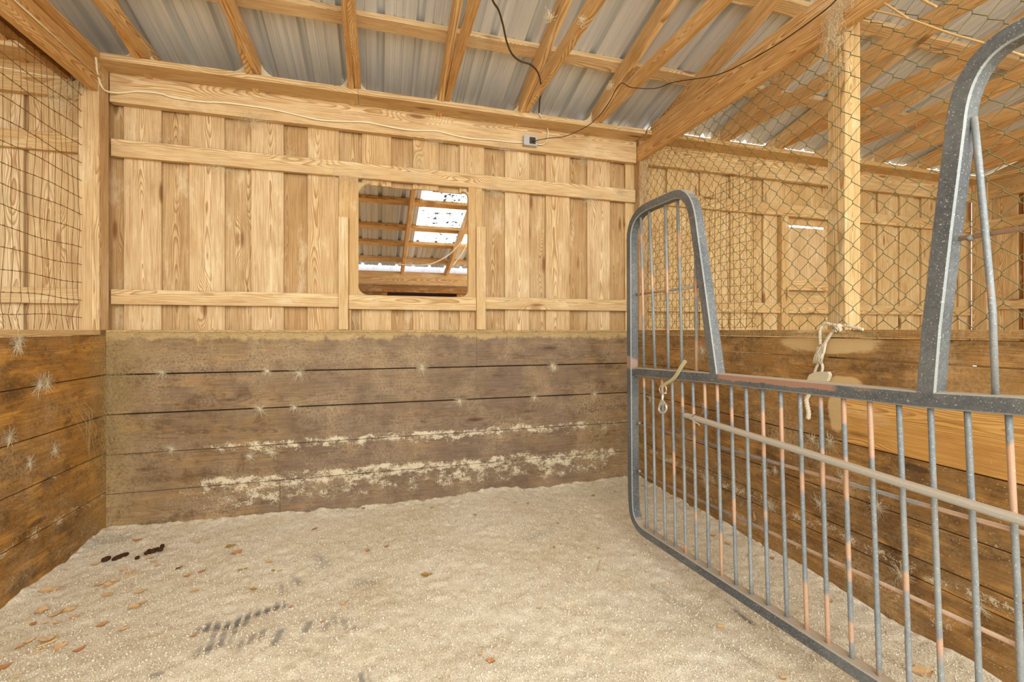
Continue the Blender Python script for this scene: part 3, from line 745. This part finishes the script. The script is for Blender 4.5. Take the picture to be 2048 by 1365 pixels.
# ------------------------------------------------------------------ cables, box, rope, canes
hy = .022
cp = [on(184, 100, 1, -.132), on(191, 112, 1, -.132), on(195, 148, 1, -.078), on(202, 170, 0, .006), on(212, 182, 0, .012)] + [on(x, y, 1, hy) for x, y in ((238, 186), (275, 183), (320, 187), (345, 195), (400, 203), (440, 205), (470, 208), (540, 218), (590, 229), (640, 240), (690, 243), (735, 245), (790, 256), (830, 261), (872, 262), (905, 270), (940, 277), (985, 280), (1020, 284), (1046, 285))]
mb = MB(); mb.tube(catmull(cp, 4), .006, 6); o = mb.build('pale_cable', CABLE, None, True)
tag(o, 'pale cable stapled in waves along the header board to the junction box', 'cable')
c2 = [on(1070, 288, 1, hy-.01), on(1085, 289, 1, hy-.01), on(1094, 280, 1, hy-.01), on(1096, 262, 1, hy-.01), on(1092, 250, 1, -.02), on(1084, 236, 1, -.13), on(1078, 226, 1, -.135)]
mb = MB(); mb.tube(catmull(c2, 4), .0045, 6); o = mb.build('cable_pigtail', CABLE, None, True); tag(o, 'short pale cable curling up from the junction box over the plate', 'cable')
c3 = [on(1078, 226, 1, -.135), on(1079, 205, 2, 2.86), on(1082, 178, 2, 2.88), on(1077, 148, 2, 2.82), on(1062, 130, 2, 2.82), on(1040, 122, 2, 2.83), on(1024, 108, 2, 2.83), on(1013, 82, 2, 2.83), on(1006, 50, 2, 2.83), on(997, 20, 2, 2.83), on(985, 0, 2, 2.83), on(965, -60, 2, 2.83)]
mb = MB(); mb.tube(catmull(c3, 5), .0055, 6); o = mb.build('dark_cable', BLACK, None, True); tag(o, 'dark brown cable drooping from the roof between the ties to the plate', 'cable')
c4 = [on(1064, 283, 1, -.02), on(1095, 277, 1, -.06), on(1125, 274, 1, -.1), on(1150, 265, 1, -.14), on(1185, 245, 1, -.17), on(1215, 210, 2, 2.82), on(1240, 168, 2, 2.825), on(1262, 175, 2, 2.825), on(1310, 177, 2, 2.825), on(1350, 164, 2, 2.80), on(1430, 151, 0, 3.45), on(1490, 125, 0, 3.45), on(1560, 85, 0, 3.46), on(1660, 12, 0, 3.48), on(1700, -40, 0, 3.48)]
mb = MB(); mb.tube(catmull(c4, 5), .003, 6); o = mb.build('thin_wire', BLACK, None, True); tag(o, 'thin dark wire running from the junction box to the right header', 'wire')
c5 = [on(-10, 132, 1, .028), on(40, 142, 1, .028), on(80, 150, 1, .028), on(125, 156, 1, .028)]
mb = MB(); mb.tube(catmull(c5, 5), .005, 6); o = mb.build('pale_cable', CABLE, None, True); tag(o, 'pale cable on the header board behind the left netting', 'cable')
c6 = [on(38, -10, 2, 2.625), on(60, 15, 2, 2.625), on(105, 58, 2, 2.625), on(150, 97, 2, 2.625)]
c6 = [Vector((.003, y, 2.715)) for y in (-1.9, -1.2, -.6, -.08)]
mb = MB(); mb.tube(c6, .005, 6); o = mb.build('pale_cable', CABLE, None, True); tag(o, 'straight pale cable along the left header boards overhead', 'cable')
jb = empty('junction_box', tuple(on(1058, 285, 1, .028)))
j0, j1 = on(1045, 293, 1, .028), on(1071, 277, 1, .028)
mb = MB().box((j0.x, -.012, j0.z), (j1.x, .028, j1.z)); mb.build('box_body', GALV, jb)
mb = MB().box((j0.x+.045, -.018, j0.z+.012), (j1.x-.015, -.0125, j1.z-.014)); mb.build('outlet_hole', BLACK, jb)
mb = MB(); 
for s in (0, 1): mb.tube([(j0.x+.014+.06*s*0, -.0125, j0.z+.012+.02*s), (j0.x+.014, -.017, j0.z+.012+.02*s)], .004, 8)
mb.build('screw', NICKEL, jb)
tag(jb, 'small galvanized junction box on the back header board', 'junction box')
for pts, lab in ((((790, 528), (830, 531), (865, 527), (900, 508), (922, 484)), 'cream cable looping under the lean-to roof seen through the opening'), (((905, 532), (925, 505), (938, 480)), 'short cream cable at the right of the opening, under the lean-to roof')):
    mb = MB(); mb.tube(catmull([on(x, y, 1, 1.9) for x, y in pts], 5), .006, 6); tag(mb.build('cream_cable', CABLE, None, True), lab, 'cable')
# rope with its block
xp = 3.636
def rp(x, y, o_=0): return on(x, y, 0, xp-o_)
rope = empty('tied_rope', tuple(rp(1640, 745)))
tag(rope, 'white cotton rope knotted to the chain-link mesh and hanging over the right planks', 'rope')
def twist(path, r):
    mb = MB()
    for s in range(3):
        pts = []
        for i, q in enumerate(path):
            a = i*.9+s*2.094; t = (path[min(i+1, len(path)-1)]-path[max(i-1, 0)]).normalized(); u = t.orthogonal().normalized(); w = t.cross(u)
            pts.append(q+(u*math.cos(a)+w*math.sin(a))*r*.5)
        mb.tube(pts, r*.62, 5)
    return mb
def rope_piece(name, pts, r, k=7): return twist(catmull(pts, k), r).build(name, ROPE, rope, True)
rope_piece('loop_strand', [rp(1672, 652), rp(1660, 649), rp(1650, 647), rp(1641, 657), rp(1640, 672), rp(1641, 690)], .0075)
rope_piece('loop_strand', [rp(1676, 656), rp(1665, 664), rp(1655, 678), rp(1646, 694)], .0075)
rope_piece('knot', [rp(1668, 650), rp(1674, 655, .01), rp(1681, 660), rp(1676, 651, .012), rp(1683, 654)], .009)
rope_piece('tail', [rp(1676, 652), rp(1695, 652), rp(1706, 655), rp(1716, 657), rp(1726, 660)], .007)
mb = MB()
for k_ in range(7): mb.tube([rp(1648+random.uniform(-5, 4), 688), rp(1640+random.uniform(-8, 8), 705, .006), rp(1634+random.uniform(-8, 12), 725+random.uniform(-6, 6), .006)], .006, 5)
for k_ in range(8): mb.tube([rp(1637+random.uniform(-5, 8), 694), rp(1636+random.uniform(-8, 10), 712, .01), rp(1628+random.uniform(-2, 14), 727, .008)], .0045, 5)
for q in ((1675, 655), (1679, 657), (1671, 658)): mb.tube([rp(*q, .008), rp(q[0]+1, q[1]+7, .012)], .004, 5)
tag(mb.build('frayed_tassel', ROPE, rope, True), kind='stuff')
rope_piece('hanging_strand', [rp(1638, 724), rp(1633, 735), rp(1629, 746)], .0065)
rope_piece('hanging_strand', [rp(1641, 722), rp(1645, 733), rp(1643, 746)], .0065)
rope_piece('lower_end', [rp(1634, 768, .0), rp(1614, 795), rp(1614, 810), rp(1617, 825), rp(1616, 838)], .011, 6)
mb = MB(); pl = [rp(1613, 762, .012), rp(1618, 750, .012), rp(1630, 744, .012), rp(1655, 744, .012), rp(1658, 751, .012), rp(1653, 763, .012), rp(1636, 768, .012)]
bk = [q+Vector((.02, 0, 0)) for q in pl]; n_ = len(pl)
mb.add((pl+bk, [tuple(range(n_)), tuple(range(2*n_-1, n_-1, -1))]+[(i, (i+1) % n_, n_+(i+1) % n_, n_+i) for i in range(n_)]))
mb.build('pale_block', plain('salt_block', srgb(222, 206, 176), .8, 0, .3, 30), rope, False)
# canes pushed into the mesh
def cane(pts, r, lab):
    mb = MB(); P_ = [on(x, y, 0, 3.675) for x, y in pts]; mb.tube(catmull(P_, 4), r, 6)
    o_ = mb.build('dry_cane', CANE, None, True); tag(o_, lab, 'cane', 'canes stuck in the chain-link mesh')
cane([(1740, -12), (1760, 1), (1790, 20), (1816, 37)], .0045, 'short dry cane stuck in the mesh beside the post top')
cane([(1735, 18), (1780, 28), (1830, 42), (1900, 67), (1970, 87), (2048, 112)], .0042, 'long dry cane threaded through the mesh below the roof, right of the post')
cane([(1835, -6), (1855, 5), (1873, 14)], .005, 'broken cane stub with a pale tip high in the mesh')

# ------------------------------------------------------------------ litter
def leaf_mesh(l, w, curl, seed):
    r_ = random.Random(seed); vs = []; fs = []; n_ = 7
    bend = r_.uniform(-.18, .18)*l
    for i in range(n_):
        t = i/(n_-1); ww = w*max(.02, math.sin(math.pi*t**.85))*(1+r_.uniform(-.3, .25)); zc = curl*l*(t-.5)**2*.7+.002
        for q_ in (-1, 0, 1): vs.append(((t-.5)*l+abs(q_)*r_.uniform(-.04, .04)*l, q_*ww/2+bend*math.sin(math.pi*t), zc+abs(q_)*curl*w*.3*r_.uniform(.3, 1.2)))
    b = len(vs); vs += [(x_, y_, z_+.0006) for x_, y_, z_ in vs]
    for i in range(n_-1):
        for q_ in range(2):
            a = i*3+q_; fs.append((a, a+3, a+4, a+1)); fs.append((b+a, b+a+1, b+a+4, b+a+3))
    return mesh('leaf', vs, fs)
LM = [plain('dry_leaf_%s' % n_, c_, .7, 0, .45, 60) for n_, c_ in (('tan', srgb(204, 164, 114)), ('rust', srgb(182, 126, 76)), ('ochre', srgb(170, 132, 66)), ('brown', srgb(128, 92, 54)))]
leaves = [  # px, py, size(m), tint, label or area
 (358, 1134, .05, 3, 'curled dark brown leaf alone in the litter left of the boot prints'), (403, 1136, .055, 1, 'folded rust-coloured leaf with a thin stalk, right of the curled brown one'), (461, 1090, .075, 2, 'long ochre leaf below the back planks, uppermost of a pair'),
 (472, 1103, .08, 1, 'long rusty leaf lying right under the long ochre one'), (854, 1148, .08, 2, 'olive-yellow leaf standing out in the middle of the floor'), (982, 1323, .045, 1, 'orange leaf at the front of the floor, nearest the camera in the middle'),
 (735, 1096, .04, 1, 'small rusty leaf farthest left of two in the middle of the floor'), (1840, 1336, .11, 0, 'broad tan leaf behind the gate by the right planks'), (157, 1292, .055, 1, 'red-orange leaf near the front left of the floor'), (215, 1184, .07, 0, 'broad tan leaf like a shell near the left wall'),
 (102, 1177, .12, 0, 'large pale tan leaf against the foot of the left wall'), (629, 1052, .055, 1, 'orange leaf close under the back planks, left of the window'), (1512, 1033, .07, 0, 'flat tan leaf lodged upright on the right planks')]
A1 = 'LEFT small dry tan leaf in the scattered litter along the left wall'; A2 = 'OPEN tiny dry leaf scrap in the open middle of the floor'; A3 = 'GATE small dry leaf on the floor between the gate and right planks'
for x_, y_ in ((280, 1177), (284, 1197), (268, 1209), (190, 1127), (246, 1136), (262, 1138), (205, 1243), (140, 1214), (109, 1223), (85, 1217), (65, 1242), (90, 1240), (115, 1238), (120, 1291), (246, 1252), (219, 1163), (230, 1158), (308, 1119), (7, 1327), (95, 1272), (128, 1215), (300, 1112), (58, 1276), (150, 1225), (38, 1290), (200, 1165), (275, 1080), (313, 1126)): leaves.append((x_, y_, random.uniform(.035, .075), random.choice((0, 0, 1, 0)), A1))
for x_, y_ in ((773, 1087), (1030, 1007), (1055, 1007), (1116, 1047), (1230, 981), (1187, 990), (1107, 1095), (1078, 1136), (1078, 1218), (864, 1011), (1196, 1095), (492, 1132), (480, 1136), (538, 1120), (374, 1146), (390, 1177), (437, 1170), (581, 1211), (386, 1272), (687, 1204), (547, 1136), (507, 1176), (560, 1137), (1102, 1052), (950, 1030), (590, 1118), (415, 1075), (395, 1082), (645, 1245), (1120, 1088), (960, 1308), (726, 1012)): leaves.append((x_, y_, random.uniform(.022, .048), random.choice((0, 1, 0, 1, 2)), A2))
for x_, y_ in ((1425, 1068), (1456, 1086), (1442, 1254), (1285, 972), (1567, 1360), (1545, 1118), (1495, 1110), (1660, 1200)): leaves.append((x_, y_, random.uniform(.035, .06), random.choice((0, 1)), A3))
GRPN = {A1: 'dry leaves along the left wall', A2: 'leaf scraps in the open floor', A3: 'dry leaves behind the gate'}
ORD = ['leftmost', 'second', 'third', 'fourth', 'fifth', 'sixth', 'seventh', 'eighth', 'ninth', 'tenth', 'eleventh', 'twelfth', 'thirteenth', 'fourteenth', 'fifteenth', 'sixteenth']
def zone(l):
    if l[4] == A1: return ('just below the dark droppings', 'halfway down the left litter', 'in the front left litter')[(l[1] > 1150)+(l[1] > 1230)]
    if l[4] == A2: return ('near the back planks', 'across the mid floor', 'on the open front floor')[(l[1] > 1060)+(l[1] > 1145)]
    return 'between gate and right planks'
for grp in (A1, A2, A3):
    zs = {}
    for i, l in enumerate(leaves):
        if l[4] == grp: zs.setdefault(zone(l), []).append(i)
    for z_, ids in zs.items():
        ids.sort(key=lambda i: leaves[i][0])
        for k_, i in enumerate(ids):
            l = leaves[i]; leaves[i] = l[:4]+(('small %s leaf, %s %s' % (('tan', 'rusty', 'ochre', 'brown')[l[3]], ORD[k_] if k_ == 0 else ORD[k_]+' from left', z_)), GRPN[grp])
for i, l in enumerate(leaves):
    x_, y_, s_, c_, lab = l[:5]; gname = l[5] if len(l) > 5 else 'single dry leaves on the bedding'
    s_ *= .74; me = leaf_mesh(s_, s_*random.uniform(.38, .62), random.uniform(.2, .9), i); me.materials.append(LM[c_])
    if 'lodged' in lab:
        q = on(x_, y_, 0, 3.656); M = Matrix.Translation(q-Vector((.004, 0, 0))) @ Matrix.Rotation(-math.pi/2, 4, 'Y') @ Matrix.Rotation(.2, 4, 'Z')
    else:
        q = on(x_, y_, 2, 0.004); q.x = min(max(q.x, .03), 3.62); q.y = min(q.y, -.03); q.z = float(floor_h(np.array([q.x]), np.array([q.y]))[0])+.002
        M = Matrix.Translation(q) @ Matrix.Rotation(random.uniform(-.5, .9), 4, 'Z') @ Matrix.Rotation(random.uniform(.1, .5), 4, 'X')
    o = link('dry_leaf', me, None, None, M); tag(o, lab, 'leaf', gname)
DUNG = plain('dried_dung', srgb(74, 44, 20), .9, 0, .6, 80)
def fz(x_, y_): return float(floor_h(np.array([x_]), np.array([y_]))[0])
def lump(pts, r, name, lab, cat):
    mb = MB(); P_ = []
    for x_, y_ in pts: q = on(x_, y_, 2, .02); q.z = fz(q.x, q.y)+r*.7; P_.append(q)
    pp = catmull(P_, 5); n_ = len(pp); prof = []
    for i in range(n_):
        e_ = math.sin(math.pi*min(max((i+.4)/(n_-.2), 0), 1))**.4; prof.append([(a*e_*random.uniform(.85, 1.1), b*e_*random.uniform(.85, 1.1)) for a, b in ring(r, 8)])
    mb.add(sweep(pp, prof)); o_ = mb.build(name, DUNG, None, True); tag(o_, lab, cat)
lump([(203, 1115), (211, 1112), (221, 1108)], .014, 'dried_dropping', 'short dark dropping on the bedding, left of the longer one', 'dropping')
lump([(224, 1113), (240, 1107), (257, 1100)], .013, 'dried_dropping', 'long dark stick-shaped dropping on the bedding near the left corner', 'dropping')
mb = MB()
c_ = on(304, 1093, 2, .03)
for k_ in range(9):
    a = random.uniform(0, 6.28); q = c_+Vector((random.uniform(-.045, .045), random.uniform(-.022, .022), 0)); q.z = fz(q.x, q.y)+.012+random.uniform(0, .016)
    d = Vector((math.cos(a), math.sin(a), .2))*.014; mb.add(sweep([q-d, q-d*.5, q+d*.5, q+d], [ring(.004, 6), ring(.011, 6), ring(.011, 6), ring(.003, 6)]))
o = mb.build('dried_dung_clump', DUNG, None, True); tag(o, 'dark crumbly dung clump on the bedding right of the droppings', 'dropping')
lump([(270, 1109), (279, 1106)], .010, 'dried_dropping', 'tiny greyish pellet between the long dropping and the clump', 'dropping')
def straw(pts, r, lab):
    P_ = []
    for x_, y_ in pts: q = on(x_, y_, 2, .005); q.z = fz(q.x, q.y)+.006; P_.append(q)
    o_ = MB().tube(catmull(P_, 4), r, 5).build('straw', CANE, None, True); tag(o_, lab, 'straw', 'loose straws on the bedding')
straw([(246, 1152), (262, 1147), (285, 1141)], .0022, 'pale straw lying on the bedding below the dark droppings')
straw([(75, 1289), (95, 1281), (117, 1272)], .005, 'yellowish grass blade on the bedding at front left')
straw([(64, 1305), (80, 1299), (95, 1296)], .0022, 'thin dark stalk on the bedding near the front left corner')
straw([(1195, 1143), (1197, 1130), (1201, 1118)], .0016, 'thin straw on the open floor left of the gate')
straw([(20, 1352), (45, 1345)], .002, 'short stalk at the extreme front left of the bedding')

# ------------------------------------------------------------------ cobwebs (fibres nobody could count)
def fibres(mb, centre, n_, ax, spread, r=.0006, length=(.03, .12), sag_=.3, planar=None):
    for _ in range(n_):
        c_ = Vector(centre)+Vector([random.gauss(0, s) for s in spread]); L_ = random.uniform(*length)
        d = Vector([random.gauss(0, 1)*a_ for a_ in ax]); d = d.normalized()*L_ if d.length > 1e-6 else Vector((0, 0, L_))
        b = Vector([random.gauss(0, .25)*a_ for a_ in ax])*L_; mb.add(sweep([c_-d/2, c_-d/6+b, c_+d/5+b*.8-Vector((0, 0, L_*sag_*.3)), c_+d/2], ring(r, 3), caps=False))
def star(mb, c_, n_, ax, R, r=.0007):
    for _ in range(n_):
        d = Vector([random.gauss(0, 1)*a_ for a_ in ax]); d = d.normalized()*R*random.uniform(.25, 1)**1.5
        k_ = Vector([random.gauss(0, .08)*a_ for a_ in ax])*R
        mb.add(sweep([c_+d*.06, c_+d*.5+k_, c_+d], ring(r, 3), caps=False))
mb = MB()
for x_, y_ in ((325, 745), (535, 742), (600, 747), (845, 733), (845, 738), (1105, 732), (1110, 736), (920, 802), (1070, 796), (1190, 789), (520, 817), (590, 815), (345, 898), (545, 905), (500, 912), (1210, 660+195)):
    star(mb, on(x_, y_, 1, -.004), 110, (1, .08, 1), random.uniform(.04, .09), .0004)
for x_, y_ in ((40, 680), (80, 768), (35, 690), (95, 765), (110, 900), (60, 925), (20, 875)): star(mb, on(x_, y_, 0, .004), 110, (.08, 1, 1), random.uniform(.04, .08), .0004)
for x_, y_ in ((1405, 705), (1395, 700), (1660, 885), (1640, 893), (1625, 880), (1530, 940), (1550, 943), (1755, 1014), (1690, 965), (1410, 960), (1960, 1215), (1800, 1150), (1640, 1010), (1540, 1015), (1410, 820), (1300, 800)): star(mb, on(x_, y_, 0, 3.654), 110, (.08, 1, 1), random.uniform(.03, .07), .0004)
o = mb.build('dust_web_stars', WEB); tag(o, 'pale starbursts of dusty cobweb on the plank joints and nails', 'cobweb', kind='stuff')
mb = MB()
# heavy matted web down the left corner
for k_ in range(70):
    z = random.uniform(.35, 1.18)**1; wd = .03+.05*math.exp(-((z-.85)/.22)**2)
    fibres(mb, (.03, -.03, z), 16, (1, .5, 1.2), (wd*1.2, wd*.4, .03), .0003, (.01, .07))
for x_, y_, n_ in ((200, 800, 140), (190, 850, 120), (215, 850, 120), (230, 760, 120), (240, 790, 100), (205, 740, 100)): fibres(mb, on(x_, y_, 1, -.02), n_, (1, .2, 1.6), (.035, .012, .035), .0004, (.02, .08))
for k_ in range(16):                      # curtain of threads hanging in the corner
    y = -.16-random.random()*.22; z0 = random.uniform(.72, .84); mb.add(sweep([(.006, y, z0), (.03, y*.85, z0-random.uniform(.05, .14)), (.012, y*random.uniform(.5, .8), z0-random.uniform(.15, .3))], ring(.0003, 3), caps=False))
o = mb.build('corner_web', WEBD); tag(o, 'thick dusty mat of cobweb down the left corner of the planks', 'cobweb', kind='stuff')
mb = MB()
# fringe of hay dust on the ledges
for _ in range(2600):
    x_ = random.uniform(.02, 3.64); L_ = random.uniform(.01, .035); z = 1.222-random.random()**2*.045*(1 if x_ < 1.2 or x_ > 2.6 else .8)
    mb.add(sweep([(x_, -.006, z), (x_+random.uniform(-L_, L_), -.009, z+random.uniform(-.012, .008))], ring(.0008, 3), caps=False))
for _ in range(1600):
    y = -random.random()**1.4*1.9; L_ = random.uniform(.01, .04); z = 1.205-random.random()**2*.09*max(0, 1+y/1.2)
    mb.add(sweep([(3.645, y, z), (3.642, y+random.uniform(-L_, L_), z+random.uniform(-.02, .01))], ring(.0008, 3), caps=False))
o = mb.build('ledge_fluff', WEBD); tag(o, 'fringe of hay dust along the top edge of the planks', 'dust', kind='stuff')
mb = MB()
# webs in the roof corners and on rails
for x_ in xr:
    if -.3 < x_ < 7.6:
        fibres(mb, (x_+.02, -.12, 2.87), 90, (1, .4, 1), (.035, .015, .02), .0004, (.02, .07))
for x_, y_, n_, sp in ((700, 355, 160, .09), (505, 240, 160, .05), (965, 250, 90, .04), (1010, 295, 110, .05), (1165, 322, 80, .04), (440, 335, 60, .04), (990, 385, 120, .04), (1180, 400, 90, .04), (1245, 385, 60, .03), (870, 280, 70, .04), (320, 280, 70, .07), (560, 300, 60, .08)):
    fibres(mb, on(x_, y_, 1, .03), n_, (1, .3, 1), (sp, .006, sp*.45), .00035, (.02, .08))
for x_, y_, n_ in ((150, 108, 170), (140, 170, 130), (165, 150, 120), (120, 200, 90)): fibres(mb, on(x_, y_, 1, -.09), n_, (1, .4, 1), (.03, .03, .03), .0007, (.02, .09))
for k_ in range(14): fibres(mb, (3.68, -.03, 2.58-k_*.075), 34, (.6, 1, 1.4), (.012, .03, .03), .0007, (.02, .08))
for x_, y_, n_ in ((1668, 20, 120), (1665, 45, 160), (1662, 68, 160), (1672, 85, 90), (1676, 140, 140), (1678, 330, 40), (1690, 5, 120)): fibres(mb, on(x_, y_, 0, 3.62 if y_ < 90 else 3.69), n_, (.4, 1, 1), (.008, .025, .022), .0004, (.015, .06))
for x_, y_ in ((1098, 33), (1165, 40), (1220, 172)): fibres(mb, on(x_, y_, 2, 2.84), 60, (1, 1, 1), (.01, .01, .01), .0008, (.01, .03))
o = mb.build('roof_web', WEB); tag(o, 'grey cobwebs in the rafter feet, on the rails and post tops', 'cobweb', kind='stuff')
